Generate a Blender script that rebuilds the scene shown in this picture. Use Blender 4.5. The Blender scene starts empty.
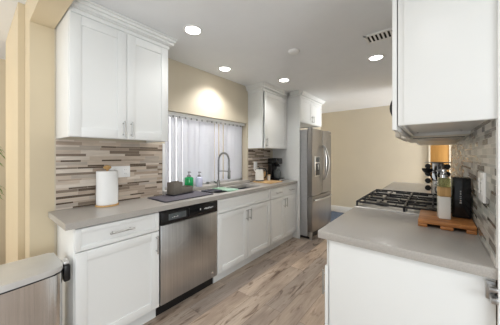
import bpy, bmesh, math, random
from mathutils import Vector, Matrix
PI = math.pi
SC = bpy.context.scene
COL = SC.collection

# ------------------------------------------------------------------ camera
cam_d = bpy.data.cameras.new('camera'); cam = bpy.data.objects.new('camera', cam_d); COL.objects.link(cam)
cam.location = (2.156, 0.0, 1.3225); cam.rotation_euler = (PI/2, 0, 0.6824)
cam_d.sensor_width = 36.0; cam_d.lens = 227.09/500*36.0; cam_d.shift_y = -7.5/500
cam_d.clip_start = 0.02
SC.camera = cam
# ------------------------------------------------------------------ world, big lights, exposure
W = bpy.data.worlds.new('world'); SC.world = W; W.use_nodes = True
bg = W.node_tree.nodes['Background']; bg.inputs[0].default_value = (0.88, 0.95, 1.0, 1); bg.inputs[1].default_value = 0.44
def area(name, loc, rot, sx, sy, power, col=(1, 1, 1)):
    l = bpy.data.lights.new(name, 'AREA'); l.shape = 'RECTANGLE'; l.size = sx; l.size_y = sy; l.energy = power; l.color = col
    o = bpy.data.objects.new(name, l); COL.objects.link(o); o.location = loc; o.rotation_euler = rot
    return o
area('patio_door_daylight', (1.2, -3.3, 1.4), (PI/2, 0, 0), 4.2, 2.0, 3, (0.99, 0.99, 1.0))      # glass doors of the dining room behind the camera
area('kitchen_window_daylight', (-0.9, 1.93, 1.5), (0, -PI/2, 0), 1.2, 1.5, 10, (0.97, 0.98, 1.0))    # outside the kitchen window, shining in
area('side_room_daylight', (-0.7, -2.0, 1.5), (PI/2, 0, 0.5), 1.0, 1.8, 30, (1.0, 0.99, 0.96))     # window of the room on the left
area('back_right_fill', (4.5, 4.75, 1.35), (0, PI/2-.35, 0), 1.8, 1.1, 135, (0.95, 0.98, 1.0))     # added fill without a visible source, brightens the back wall and fridge
area('ceiling_bounce_fill', (1.5, -0.55, 1.2), (PI, 0, 0), 0.5, 0.5, 9, (0.93, 0.98, 1.0))      # added uplight near the camera, bounced off the ceiling as fill
area('right_side_fill', (4.9, -0.85, 1.1), (PI/2, 0, PI/2-.35), 2.0, 1.6, 41, (0.93, 0.98, 1.0))      # added fill from out of view on the right, lifts the left cabinets
area('overhead_fill', (2.0, -0.1, 2.40), (0, 0, 0), 0.5, 0.5, 9, (0.99, 0.99, 1.0))  # unseen downward light, added to brighten the countertops
vs = SC.view_settings
vs.view_transform = 'Standard'; vs.look = 'None'; vs.gamma = 1.0; vs.use_curve_mapping = False; vs.exposure = 0.40

# ------------------------------------------------------------------ materials
def mat(name, col, rough=0.5, metal=0.0, spec=0.5, noise=0.0, nscale=8.0, stretch=(1, 1, 1), bump=0.0, bscale=60.0,
        emit=None, estr=0.0, trans=0.0, ior=1.45, coat=0.0, alpha=1.0):
    m = bpy.data.materials.new(name); m.use_nodes = True
    nt = m.node_tree; b = nt.nodes['Principled BSDF']
    b.inputs['Base Color'].default_value = (*col, 1); b.inputs['Roughness'].default_value = rough
    b.inputs['Metallic'].default_value = metal; b.inputs['Specular IOR Level'].default_value = spec
    b.inputs['Transmission Weight'].default_value = trans; b.inputs['IOR'].default_value = ior
    b.inputs['Coat Weight'].default_value = coat
    if emit: b.inputs['Emission Color'].default_value = (*emit, 1); b.inputs['Emission Strength'].default_value = estr
    tc = nt.nodes.new('ShaderNodeTexCoord'); mp = nt.nodes.new('ShaderNodeMapping'); mp.inputs['Scale'].default_value = stretch
    nt.links.new(tc.outputs['Object'], mp.inputs['Vector'])
    n = nt.nodes.new('ShaderNodeTexNoise'); n.inputs['Scale'].default_value = nscale; n.inputs['Detail'].default_value = 4
    nt.links.new(mp.outputs['Vector'], n.inputs['Vector'])
    r = nt.nodes.new('ShaderNodeValToRGB')
    k = noise
    r.color_ramp.elements[0].position = .3; r.color_ramp.elements[1].position = .7
    r.color_ramp.elements[0].color = (*[max(0, c*(1-k)) for c in col], 1)
    r.color_ramp.elements[1].color = (*[min(1, c*(1+k)) for c in col], 1)
    nt.links.new(n.outputs['Fac'], r.inputs['Fac']); nt.links.new(r.outputs['Color'], b.inputs['Base Color'])
    if bump:
        n2 = nt.nodes.new('ShaderNodeTexNoise'); n2.inputs['Scale'].default_value = bscale; n2.inputs['Detail'].default_value = 3
        nt.links.new(mp.outputs['Vector'], n2.inputs['Vector'])
        bp = nt.nodes.new('ShaderNodeBump'); bp.inputs['Strength'].default_value = bump; bp.inputs['Distance'].default_value = .004
        nt.links.new(n2.outputs['Fac'], bp.inputs['Height']); nt.links.new(bp.outputs['Normal'], b.inputs['Normal'])
    return m

def floor_mat():
    m = bpy.data.materials.new('oak_plank_floor'); m.use_nodes = True; nt = m.node_tree; L = nt.links.new
    b = nt.nodes['Principled BSDF']; tc = nt.nodes.new('ShaderNodeTexCoord')
    mp = nt.nodes.new('ShaderNodeMapping'); mp.inputs['Rotation'].default_value = (0, 0, PI/2)
    L(tc.outputs['Object'], mp.inputs['Vector'])
    br = nt.nodes.new('ShaderNodeTexBrick'); br.offset = .37; br.inputs['Scale'].default_value = 1
    br.inputs['Brick Width'].default_value = 1.2; br.inputs['Row Height'].default_value = .165
    br.inputs['Mortar Size'].default_value = .0012; br.inputs['Mortar Smooth'].default_value = .3; br.inputs['Bias'].default_value = 0
    br.inputs['Color1'].default_value = (0, 0, 0, 1); br.inputs['Color2'].default_value = (1, 1, 1, 1); br.inputs['Mortar'].default_value = (.5, .5, .5, 1)
    L(mp.outputs['Vector'], br.inputs['Vector'])
    sc = nt.nodes.new('ShaderNodeVectorMath'); sc.operation = 'SCALE'; sc.inputs['Scale'].default_value = 7.0
    L(br.outputs['Color'], sc.inputs[0])
    def grain(stretch, scale, detail, rough, dist, stops):
        mq = nt.nodes.new('ShaderNodeMapping'); mq.inputs['Scale'].default_value = stretch
        L(tc.outputs['Object'], mq.inputs['Vector'])
        ad = nt.nodes.new('ShaderNodeVectorMath'); ad.operation = 'ADD'; L(mq.outputs['Vector'], ad.inputs[0]); L(sc.outputs['Vector'], ad.inputs[1])
        n = nt.nodes.new('ShaderNodeTexNoise'); n.inputs['Scale'].default_value = scale; n.inputs['Detail'].default_value = detail
        n.inputs['Roughness'].default_value = rough; n.inputs['Distortion'].default_value = dist
        L(ad.outputs['Vector'], n.inputs['Vector'])
        r = nt.nodes.new('ShaderNodeValToRGB'); e = r.color_ramp.elements
        e[0].position, e[0].color = stops[0][0], (*stops[0][1], 1); e[1].position, e[1].color = stops[-1][0], (*stops[-1][1], 1)
        for p, c in stops[1:-1]: x = e.new(p); x.color = (*c, 1)
        L(n.outputs['Fac'], r.inputs['Fac']); return r
    def mul(a, c):
        m_ = nt.nodes.new('ShaderNodeMixRGB'); m_.blend_type = 'MULTIPLY'; m_.inputs[0].default_value = 1
        L(a.outputs['Color'], m_.inputs[1]); L(c.outputs['Color'], m_.inputs[2]); return m_
    broad = grain((4, .8, 1), 1.6, 4, .55, .6, [(.32, (.34, .27, .22)), (.48, (.455, .37, .30)), (.66, (.58, .485, .40))])
    fine = grain((38, 1.6, 1), 2.5, 6, .65, .4, [(.30, (.80, .78, .77)), (.65, (1.06, 1.06, 1.06))])
    knots = grain((7, 1.3, 1), 2.3, 5, .6, 1.2, [(.30, (.28, .22, .185)), (.38, (.68, .64, .61)), (.45, (1, 1, 1))])
    tint = nt.nodes.new('ShaderNodeValToRGB'); tint.color_ramp.elements[0].color = (.72, .74, .78, 1); tint.color_ramp.elements[1].color = (1.12, 1.06, .99, 1)
    L(br.outputs['Color'], tint.inputs['Fac'])
    hs = mul(mul(mul(broad, fine), knots), tint)
    mx = nt.nodes.new('ShaderNodeMixRGB'); mx.inputs[2].default_value = (.13, .095, .075, 1)
    L(br.outputs['Fac'], mx.inputs[0]); L(hs.outputs['Color'], mx.inputs[1]); L(mx.outputs['Color'], b.inputs['Base Color'])
    b.inputs['Roughness'].default_value = .42
    return m

def steel_mat(name, col, rough=.3, vertical=True, k=.12):
    return mat(name, col, rough, 1.0, noise=k, nscale=3, stretch=(60, 60, .6) if vertical else (.6, .6, 60), bump=.05, bscale=6)

def quartz_mat(name, col):
    m = mat(name, col, .28, 0, .5, noise=.10, nscale=260)
    return m
def wood_mat(name, c1, c2, stretch=(3, 30, 30), rough=.5):
    m = mat(name, c1, rough)
    r = [n for n in m.node_tree.nodes if n.type == 'VALTORGB'][0]
    r.color_ramp.elements[0].color = (*c1, 1); r.color_ramp.elements[1].color = (*c2, 1)
    mp = [n for n in m.node_tree.nodes if n.type == 'MAPPING'][0]; mp.inputs['Scale'].default_value = stretch
    nz = [n for n in m.node_tree.nodes if n.type == 'TEX_NOISE'][0]; nz.inputs['Scale'].default_value = 2.0; nz.inputs['Distortion'].default_value = 1.0
    return m

M = {}
M['floor'] = floor_mat()
M['paint'] = mat('cream_wall_paint', (.66, .555, .385), .5, noise=.015, nscale=3, bump=.08, bscale=160)
M['paint_k'] = mat('beige_wall_paint', (.615, .545, .425), .6, noise=.015, nscale=3, bump=.08, bscale=160)
M['ceil'] = mat('white_ceiling_paint', (.80, .815, .83), .8, noise=.01, bump=.1, bscale=120)
M['white'] = mat('white_cabinet_lacquer', (.83, .84, .83), .32, noise=.008, nscale=2)
M['trim'] = mat('white_trim_paint', (.85, .85, .84), .4, noise=.01)
M['dark_gap'] = mat('dark_recess', (.02, .02, .02), .8)
M['quartz'] = quartz_mat('taupe_quartz', (.43, .405, .375))
M['steel'] = steel_mat('brushed_stainless', (.58, .58, .58), .30)
M['fridge'] = steel_mat('fridge_stainless', (.295, .285, .275), .34, k=.05)
M['fside'] = mat('grey_fridge_side', (.40, .40, .405), .45, noise=.05, nscale=40)
M['nickel'] = mat('brushed_nickel', (.50, .495, .485), .36, 1.0, noise=.04)
M['faucet'] = mat('dark_nickel', (.30, .295, .285), .28, 1.0, noise=.04)
M['sinksteel'] = mat('sink_steel', (.24, .25, .265), .35, .9, noise=.05)
M['cooktop'] = mat('cooktop_steel', (.52, .50, .47), .3, .85, noise=.04)
M['chrome'] = mat('chrome', (.75, .75, .75), .12, 1.0)
M['black'] = mat('black_plastic', (.012, .012, .013), .28, noise=.1)
M['blackgloss'] = mat('black_gloss', (.010, .010, .011), .12, noise=.1)
M['iron'] = mat('cast_iron', (.022, .022, .024), .42, noise=.2, nscale=60, bump=.2, bscale=300)
M['glass'] = mat('window_glass', (1, 1, 1), .0, trans=1.0, ior=1.05)
M['display'] = mat('grey_display', (.10, .115, .12), .15, noise=.25, nscale=20)
M['markwhite'] = mat('white_print', (.7, .7, .7), .5)
M['paper'] = mat('white_paper', (.88, .88, .87), .9, noise=.01, bump=.3, bscale=120)
M['bamboo'] = wood_mat('bamboo', (.52, .30, .11), (.70, .45, .20), (30, 30, 3))
M['acacia'] = wood_mat('acacia_board', (.30, .105, .03), (.60, .27, .09), (2.5, 26, 26), .4)
M['lightwood'] = wood_mat('light_wood_board', (.58, .36, .16), (.72, .49, .25), (20, 3, 20))
M['amber'] = wood_mat('amber_wood', (.34, .165, .035), (.41, .21, .05), (20, 20, 1.5))
M['plate'] = mat('white_plastic', (.86, .86, .85), .3, noise=.005)
M['ceramic'] = mat('cream_ceramic', (.80, .78, .73), .25, noise=.02)
M['slate'] = mat('slate_mat', (.135, .125, .15), .75, noise=.12, nscale=40, bump=.3, bscale=200)
M['slate_dk'] = mat('dark_mat_edge', (.02, .02, .03), .6)
M['caddy'] = mat('grey_brown_plastic', (.17, .15, .125), .45, noise=.12, nscale=90)
M['greensoap'] = mat('green_soap', (.01, .36, .10), .15, noise=.05, coat=.4)
M['lavsoap'] = mat('lavender_soap', (.66, .66, .86), .15, noise=.03, coat=.4)
M['greenglass'] = mat('green_glass_board', (.32, .58, .40), .15, noise=.1, nscale=20, coat=.3)
M['oil'] = mat('olive_oil', (.78, .78, .42), .05, trans=.85, ior=1.4, noise=.05)
M['clear'] = mat('clear_plastic', (.82, .84, .80), .1, trans=.7, ior=1.3)
M['slat'] = mat('vinyl_slat', (.82, .82, .85), .45, noise=.01)
def slat_translucent(m):
    nt = m.node_tree; b = nt.nodes['Principled BSDF']; out = [n for n in nt.nodes if n.type == 'OUTPUT_MATERIAL'][0]
    t = nt.nodes.new('ShaderNodeBsdfTranslucent'); t.inputs[0].default_value = (.88, .89, .93, 1)
    mx = nt.nodes.new('ShaderNodeMixShader'); mx.inputs[0].default_value = .55
    nt.links.new(b.outputs[0], mx.inputs[1]); nt.links.new(t.outputs[0], mx.inputs[2]); nt.links.new(mx.outputs[0], out.inputs['Surface'])
slat_translucent(M['slat'])
M['rug'] = mat('blue_grey_rug', (.085, .11, .16), .95, noise=.3, nscale=50, bump=.5, bscale=200)
M['leaf'] = mat('palm_leaf', (.16, .25, .05), .5, noise=.25, nscale=12)
M['pot'] = mat('terracotta', (.45, .28, .18), .7, noise=.1)
M['lens'] = mat('lamp_lens', (1, 1, 1), .5, emit=(1, .97, .92), estr=9.0)
M['microwave'] = mat('almond_enamel', (.78, .73, .63), .4, noise=.03)
M['underside'] = mat('cabinet_underside', (.74, .76, .77), .5, noise=.02)
M['lidgrey'] = mat('satin_grey_lid', (.70, .70, .69), .42, .55, noise=.06, nscale=5)
M['canbody'] = steel_mat('can_stainless', (.74, .735, .73), .22)
M['spice'] = mat('spice_brown', (.32, .17, .07), .5, noise=.4, nscale=60)
GROUT = mat('grout', (.58, .50, .42), .85, noise=.05)
GROUT2 = mat('pale_grout', (.74, .73, .70), .85, noise=.05)
def tm(n, c, r): return mat(n, c, r, noise=.10, nscale=22, stretch=(1, .5, 3))
TL = [tm('tile_beige', (.56, .465, .38), .3), tm('tile_tan', (.42, .33, .26), .3), tm('tile_brown', (.12, .085, .06), .12),
      tm('tile_taupe', (.25, .195, .15), .2), tm('tile_cream', (.68, .60, .52), .3), tm('tile_greybeige', (.47, .405, .345), .3)]
TR = [tm('tile_pale_grey', (.53, .52, .485), .36), tm('tile_grey', (.27, .265, .245), .28), tm('tile_darkgrey', (.15, .14, .125), .2),
      tm('tile_offwhite', (.66, .64, .60), .36), tm('tile_sage', (.42, .43, .40), .28), tm('tile_brown_grey', (.24, .205, .165), .2)]

# ------------------------------------------------------------------ mesh builder
class MB:
    def __init__(s): s.bm = bmesh.new(); s.mi = 0
    def _mark(s, faces):
        for f in faces: f.material_index = s.mi
    def box(s, x0, x1, y0, y1, z0, z1, bev=0, seg=2):
        if x0 > x1: x0, x1 = x1, x0
        if y0 > y1: y0, y1 = y1, y0
        if z0 > z1: z0, z1 = z1, z0
        b = s.bm; old = set(b.faces)
        v = [b.verts.new((x, y, z)) for x in (x0, x1) for y in (y0, y1) for z in (z0, z1)]
        F = [(0, 1, 3, 2), (4, 6, 7, 5), (0, 4, 5, 1), (2, 3, 7, 6), (0, 2, 6, 4), (1, 5, 7, 3)]
        fs = [b.faces.new([v[i] for i in f]) for f in F]
        if bev:
            es = list({e for f in fs for e in f.edges})
            bmesh.ops.bevel(b, geom=es, offset=bev, segments=seg, profile=.5, affect='EDGES')
        s._mark([f for f in b.faces if f not in old]); return s
    def prism(s, pts, axis, a0, a1, bev=0):
        """polygon pts in the plane normal to axis; order (u,v) = the two other axes in xyz order"""
        b = s.bm; old = set(b.faces)
        def mk(u, v, a):
            return {'x': (a, u, v), 'y': (u, a, v), 'z': (u, v, a)}[axis]
        A = [b.verts.new(mk(u, v, a0)) for u, v in pts]; B = [b.verts.new(mk(u, v, a1)) for u, v in pts]
        n = len(pts); fs = [b.faces.new(A), b.faces.new(B[::-1])]
        for i in range(n): fs.append(b.faces.new((A[i], B[i], B[(i+1) % n], A[(i+1) % n])))
        if bev:
            es = list({e for f in fs[:2] for e in f.edges})
            bmesh.ops.bevel(b, geom=es, offset=bev, segments=2, profile=.5, affect='EDGES')
        nf = [f for f in b.faces if f not in old]; bmesh.ops.recalc_face_normals(b, faces=nf); s._mark(nf); return s
    def lathe(s, prof, c=(0, 0, 0), axis='z', n=28, sx=1, sy=1):
        """prof: list of (r, h) from bottom to top along axis, closed at r=0 ends by caps"""
        b = s.bm; old = set(b.faces); rings = []
        def mk(r, h, a):
            u, v = r*math.cos(a)*sx, r*math.sin(a)*sy
            p = {'z': (u, v, h), 'x': (h, u, v), 'y': (v, h, u)}[axis]
            return (p[0]+c[0], p[1]+c[1], p[2]+c[2])
        for r, h in prof:
            if r < 1e-6: rings.append([b.verts.new(mk(0, h, 0))])
            else: rings.append([b.verts.new(mk(r, h, 2*PI*i/n)) for i in range(n)])
        for R0, R1 in zip(rings, rings[1:]):
            for i in range(n):
                j = (i+1) % n
                q = [R0[i % len(R0)], R0[j % len(R0)], R1[j % len(R1)], R1[i % len(R1)]]
                u = []
                for w in q:
                    if w not in u: u.append(w)
                if len(u) > 2: b.faces.new(u)
        for R, rev in ((rings[0], True), (rings[-1], False)):
            if len(R) > 1: b.faces.new(R[::-1] if rev else R)
        nf = [f for f in b.faces if f not in old]; bmesh.ops.recalc_face_normals(b, faces=nf); s._mark(nf); return s
    def cyl(s, p, q, r, n=16, r2=None):
        return s.tube([p, q], [r, r if r2 is None else r2], n)
    def tube(s, pts, r, n=10):
        b = s.bm; old = set(b.faces); P = [Vector(p) for p in pts]
        if not isinstance(r, (list, tuple)): r = [r]*len(P)
        rings = []; up = None
        for i, p in enumerate(P):
            d = (P[min(i+1, len(P)-1)]-P[max(i-1, 0)]).normalized()
            if up is None:
                up = Vector((0, 0, 1)) if abs(d.z) < .9 else Vector((0, 1, 0))
            x = d.cross(up).normalized(); up = x.cross(d).normalized()
            rings.append([b.verts.new(p + r[i]*(math.cos(2*PI*k/n)*x + math.sin(2*PI*k/n)*up)) for k in range(n)])
        for A, B in zip(rings, rings[1:]):
            for k in range(n): b.faces.new((A[k], A[(k+1) % n], B[(k+1) % n], B[k]))
        b.faces.new(rings[0][::-1]); b.faces.new(rings[-1])
        nf = [f for f in b.faces if f not in old]; bmesh.ops.recalc_face_normals(b, faces=nf); s._mark(nf); return s
    def quad(s, *pts):
        f = s.bm.faces.new([s.bm.verts.new(p) for p in pts]); s._mark([f]); return s
    def build(s, name, m, parent=None, ang=35):
        me = bpy.data.meshes.new(name); s.bm.to_mesh(me); s.bm.free()
        for mm in (m if isinstance(m, (list, tuple)) else [m]): me.materials.append(mm)
        for p in me.polygons: p.use_smooth = True
        me.set_sharp_from_angle(angle=math.radians(ang))
        o = bpy.data.objects.new(name, me); COL.objects.link(o)
        if parent: o.parent = parent
        return o

def thing(name, label, cat, loc=(0, 0, 0), group=None, rz=0):
    o = bpy.data.objects.new(name, None); COL.objects.link(o); o.location = loc; o.rotation_euler = (0, 0, rz)
    o.empty_display_size = .05
    return tag(o, label, cat, group)
def tag(o, label, cat, group=None):
    o['label'] = label; o['category'] = cat
    if group: o['group'] = group
    return o
def struct(o): o['kind'] = 'structure'; return o

CE = 2.335      # ceiling height
# ------------------------------------------------------------------ the shell
struct(MB().box(-2.0, 5.2, -3.5, 5.6, -.06, 0).build('floor', M['floor']))
b = MB(); b.box(-.14, 5.2, .387, 5.6, CE, CE+.18); b.box(-2.0, 5.2, -3.5, .386, 2.44, 2.52); b.box(-2.0, -.141, .387, 2.6, 2.44, 2.52)
struct(b.build('ceiling', M['ceil']))
# left wall of the kitchen with the window opening
WY0, WY1, WZ0, WZ1 = 1.262, 2.583, .945, 1.79
b = MB()
b.box(-.14, 0, .386, WY0, 0, CE); b.box(-.14, 0, WY1, 5.4, 0, CE)
b.box(-.14, 0, WY0, WY1, 0, WZ0-.012); b.box(-.14, 0, WY0, WY1, WZ1, CE)
struct(b.build('wall_left', M['paint_k']))
# jamb of the wide opening the camera looks through, its header, and the pier beside it
b = MB(); b.prism([(-.204, 0), (0, 0), (0, 2.241), (5.1, 2.241), (5.1, 2.439), (-.204, 2.439)], 'y', .255, .386)
struct(b.build('wall_jamb', M['paint']))
struct(MB().box(-1.12, -.204, .218, .335, 0, 2.439).build('wall_entry', M['paint']))
struct(MB().box(-1.87, -1.75, -3.4, 2.4, 0, 2.439).build('wall_far_left', M['paint']))
struct(MB().box(-1.87, -.145, 2.4, 2.5, 0, 2.439).build('wall_side_room', M['paint']))
struct(MB().box(-.14, 4.9, 5.4, 5.52, 0, CE).build('wall_back', M['paint_k']))
struct(MB().box(2.333, 2.46, 1.19, 4.12, 0, CE).build('wall_right', M['paint_k']))
struct(MB().box(2.331, 2.462, 1.178, 1.19, 0, CE).build('trim_1', M['trim']))
struct(MB().box(.0, 2.07, 5.385, 5.4, 0, .14, .004).build('baseboard_back', M['trim']))
# amber door with pale casing in the back wall
d = struct(MB().box(2.095, 2.36, 5.365, 5.4, 0, 2.0, .003).build('door_1', M['amber']))
b = MB(); b.box(2.07, 2.097, 5.36, 5.4, 0, 2.03); b.box(2.358, 2.40, 5.36, 5.4, 0, 2.03); b.box(2.097, 2.358, 5.36, 5.4, 2.0, 2.03)
b.build('door_frame', M['paint_k'], d)
# window: frame, pane, sill
w = bpy.data.objects.new('window_1', None); COL.objects.link(w); struct(w)
b = MB()
for y in (WY0, (WY0+WY1)/2-.02, WY1-.04): b.box(-.135, -.10, y, y+.04, WZ0, WZ1)
b.box(-.135, -.10, WY0, WY1, WZ0, WZ0+.045); b.box(-.135, -.10, WY0, WY1, WZ1-.045, WZ1)
b.build('window_frame', M['trim'], w)
MB().box(-.119, -.115, WY0+.02, WY1-.02, WZ0+.02, WZ1-.02).build('window_pane', M['glass'], w)
MB().box(-.139, .045, WY0-.03, WY1+.02, WZ0-.03, WZ0+.01, .004).build('window_sill', M['quartz'], w)
MB().box(.0005, .008, 1.2335, WY0, WZ0+.011, 1.44, .002).build('window_casing', M['trim'], w)

# ------------------------------------------------------------------ tile backsplashes
def mosaic(name, x, face, y0, y1, z0, z1, seed, rows, mats, grout):
    """strip mosaic on the plane x, tiles raised towards face (+1/-1); rows = list of (height, min length, max length, weights)"""
    rnd = random.Random(seed); b = MB(); t = .006*face
    b.mi = 0; b.box(x, x+t*.75, y0, y1, z0, z1); g = .002; z = z0; n = 0
    while z < z1-.004:
        h, la, lb, wt = rows[n % len(rows)]; n += 1
        h = min(h*rnd.uniform(.92, 1.08), z1-z)
        y = y0 - rnd.random()*la; last = -1
        while y < y1:
            k = rnd.choices(range(len(mats)), wt)[0]
            if k == last: k = rnd.choices(range(len(mats)), wt)[0]
            last = k; l = rnd.uniform(la, lb); ya, yb = max(y, y0), min(y+l, y1)
            if yb-ya > .008 and h > .006:
                b.mi = 1+k; b.box(x+t*.5, x+t, ya+g/2, yb-g/2, z+g/2, z+h-g/2)
            y += l
        z += h
    return b.build(name, [grout]+mats)
#            beige tan brown taupe cream greybeige
LIGHT = (.027, .10, .30, [6, 2.5, .2, .9, 2.5, 2.5]); THIN = (.0135, .09, .22, [3, 2, 5, 2, 1, 1]); BROWN = (.022, .12, .36, [1.2, 1.5, 4, 3.5, .3, 1])
LROWS = [THIN, LIGHT, THIN, LIGHT, (.020, .1, .3, [4, 3, 1.5, 2, 1, 2]), LIGHT, BROWN, THIN, LIGHT, LIGHT, THIN, LIGHT, BROWN, LIGHT, THIN]
tag(mosaic('tile_backsplash', 0, 1, .393, 1.232, .915, 1.4405, 11, LROWS, TL, GROUT),
    'beige and brown strip mosaic backsplash behind the paper towel roll', 'backsplash')
tag(mosaic('tile_backsplash', 0, 1, 2.605, 3.19, .915, 1.42, 5, LROWS, TL, GROUT),
    'beige and brown strip mosaic backsplash behind the kettle and coffee maker', 'backsplash')
#            pale grey dark offwhite sage browngrey
A = (.028, .07, .17, [5, 3, 1.2, 3.5, 4, 2]); B2 = (.014, .09, .24, [2.5, 4, 3.5, 2.5, 3, 3]); C2 = (.021, .07, .18, [3.5, 4, 2, 3, 3.5, 2.5])
tag(mosaic('tile_backsplash', 2.3325, -1, 1.192, 4.1, .9155, 1.50, 21, [B2, C2, B2, A, B2, A, C2, B2, A], TR, GROUT2),
    'grey and white glass mosaic backsplash along the right wall by the range', 'backsplash')

# ------------------------------------------------------------------ cabinets
def shaker(x, f, y0, y1, z0, z1, fr=.062, t=.02):
    """shaker front: back plane at x, facing f (+1/-1)"""
    b = MB(); X = x+f*t
    b.box(x, X, y0, y0+fr, z0, z1, .002); b.box(x, X, y1-fr, y1, z0, z1, .002)
    b.box(x, X, y0+fr, y1-fr, z0, z0+fr, .002); b.box(x, X, y0+fr, y1-fr, z1-fr, z1, .002)
    b.box(x, x+f*(t-.009), y0+fr-.002, y1-fr+.002, z0+fr-.002, z1-fr+.002)
    return b
def slabf(x, f, y0, y1, z0, z1, t=.02, fr=.03):
    return shaker(x, f, y0, y1, z0, z1, fr, t)
def pull(x, f, y, z, L, vert, parent):
    """bar handle standing off the front at x"""
    b = MB(); r = .0055; o = f*.032
    if vert:
        b.cyl((x+o, y, z-L/2), (x+o, y, z+L/2), r, 10)
        for s in (-1, 1): b.cyl((x, y, z+s*L*.36), (x+o, y, z+s*L*.36), r*.8, 8)
    else:
        b.cyl((x+o, y-L/2, z), (x+o, y+L/2, z), r, 10)
        for s in (-1, 1): b.cyl((x, y+s*L*.36, z), (x+o, y+s*L*.36, z), r*.8, 8)
    return b.build('handle', M['nickel'], parent)
def crown(parent, xf, y0, y1, z0, ends=(True, True), f=1, xb=0):
    """crown moulding: stepped profile running along the front and round the open ends"""
    H = CE-.001-z0
    steps = [(0, .012, .30), (.30, .024, .38), (.38, .040, .62), (.62, .052, .86), (.86, .062, 1.0)]
    b = MB()
    for a, o, c in steps:
        ya = y0-(o if ends[0] else 0); yb = y1+(o if ends[1] else 0)
        b.box(xb, xf+f*o, ya, yb, z0+a*H, z0+c*H, .003, 1)
    # carved bead row along the face
    for i in range(int((y1-y0)/.016)):
        y = y0+.008+i*.016
        b.lathe([(0, -.005), (.005, -.003), (.006, 0), (.005, .003), (0, .005)], (xf+f*.026, y, z0+.34*H), 'z', 6)
    return b.build('crown_moulding', M['white'], parent)

# -- wall cabinet over the near left counter
UZ0, UZ1 = 1.4405, 2.243
t = thing('wall_cabinet', 'white two-door wall cabinet above the paper towel roll', 'cabinet', (0, .393, UZ0))
t0 = (0, -.393, -UZ0)
def sub(mb): return mb
def place(o, root):
    """parts are modelled in world coordinates; make them local to their root"""
    o.parent = root; o.matrix_parent_inverse = Matrix.Translation(-Vector(root.location)); return o
def cabbody(x0, x1, y0, y1, z0, z1, root, recess=.02):
    b = MB(); th = .018
    b.box(x0, x1, y0, y0+th, z0, z1, .0015); b.box(x0, x1, y1-th, y1, z0, z1, .0015)
    b.box(x0, x1, y0+th, y1-th, z1-th, z1); b.box(x0, x1, y0+th, y1-th, z0+recess, z0+recess+th)
    xb = min(x0, x1, key=abs) if x0 < 1 else max(x0, x1)
    b.box(xb, xb+(th if x0 < 1 else -th), y0+th, y1-th, z0+recess, z1)
    xf = max(x0, x1) if x0 < 1 else min(x0, x1)
    b.box(xf, xf-(th if x0 < 1 else -th), y0+th, y1-th, z0, z0+.035)
    return place(b.build('body', M['white']), root)
def front(name, mb, root): return place(mb.build(name, M['white']), root)
def addpull(x, f, y, z, L, vert, door):
    h = pull(x, f, y, z, L, vert, None); h.parent = door; return h
cabbody(0, .337, .393, 1.0855, UZ0, UZ1, t)
ys = .742
d = front('door', shaker(.341, 1, .396, ys-.0015, UZ0+.002, UZ1-.005), t); addpull(.361, 1, ys-.028, UZ0+.075, .115, True, d)
d = front('door', shaker(.341, 1, ys+.0015, 1.083, UZ0+.002, UZ1-.005), t); addpull(.361, 1, ys+.028, UZ0+.075, .115, True, d)
place(crown(None, .345, .393, 1.0855, UZ1, (False, True)), t)

# -- far wall cabinet with one door
FX = .285; FZ = 1.42; FZ1 = 2.235; FY0, FY1 = 2.605, 3.268
t = thing('wall_cabinet', 'white single-door wall cabinet above the kettle and coffee maker', 'cabinet', (0, FY0, FZ))
cabbody(0, FX-.02, FY0, FY1, FZ, FZ1, t)
d = front('door', shaker(FX-.019, 1, FY0+.03, FY1-.004, FZ+.002, FZ1-.005), t); addpull(FX+.001, 1, FY0+.06, FZ+.085, .12, True, d)
place(crown(None, FX-.012, FY0, FY1, FZ1, (True, False)), t)

# -- tall panel beside the fridge and the cabinet above the fridge
PX = .505
t = thing('fridge_panel', 'tall white panel between the counter and the refrigerator', 'panel', (0, 3.27, 0))
place(MB().box(0, PX, 3.27, 3.292, 0, 2.25, .002).build('panel', M['white']), t)
place(crown(None, PX-.035, 3.27, 3.2925, 2.25, (True, False), xb=.352), t)
t = thing('wall_cabinet', 'white two-door wall cabinet above the stainless refrigerator', 'cabinet', (0, 3.293, 1.85))
cabbody(0, PX-.02, 3.294, 4.17, 1.85, 2.25, t)
d = front('door', shaker(PX-.019, 1, 3.30, 3.727, 1.855, 2.245, .055), t); addpull(PX+.001, 1, 3.70, 1.93, .11, True, d)
d = front('door', shaker(PX-.019, 1, 3.731, 4.165, 1.855, 2.245, .055), t); addpull(PX+.001, 1, 3.757, 1.93, .11, True, d)
place(crown(None, PX-.01, 3.294, 4.17, 2.25, (False, True)), t)

# -- base cabinets on the left
BX = .43
def base(y0, y1, label, sink=False):
    t = thing('base_cabinet', label, 'cabinet', (0, y0, 0))
    b = MB()
    if sink:
        b.box(.004, BX, y0, y1, .10, .66); b.box(.004, BX, y0, y0+.02, .66, .872); b.box(.004, BX, y1-.02, y1, .66, .872); b.box(BX-.02, BX, y0+.02, y1-.02, .66, .872)
    else: b.box(.004, BX, y0, y1, .10, .872, .001)
    place(b.build('body', M['white']), t)
    place(MB().box(.004, .389, y0, y1, 0, .10).build('toe_kick', M['white']), t)
    return t
t = base(.40, .953, 'white base cabinet with one drawer over one door, left of the dishwasher')
d = front('drawer', slabf(BX+.001, 1, .404, .949, .722, .864), t); addpull(BX+.021, 1, .667, .797, .16, False, d)
d = front('door', shaker(BX+.001, 1, .404, .949, .112, .716), t); addpull(BX+.021, 1, .923, .62, .14, True, d)
t = base(1.578, 2.533, 'white sink base cabinet with a long false front over two doors', True)
front('false_front', slabf(BX+.001, 1, 1.582, 2.529, .722, .864), t)
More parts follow.
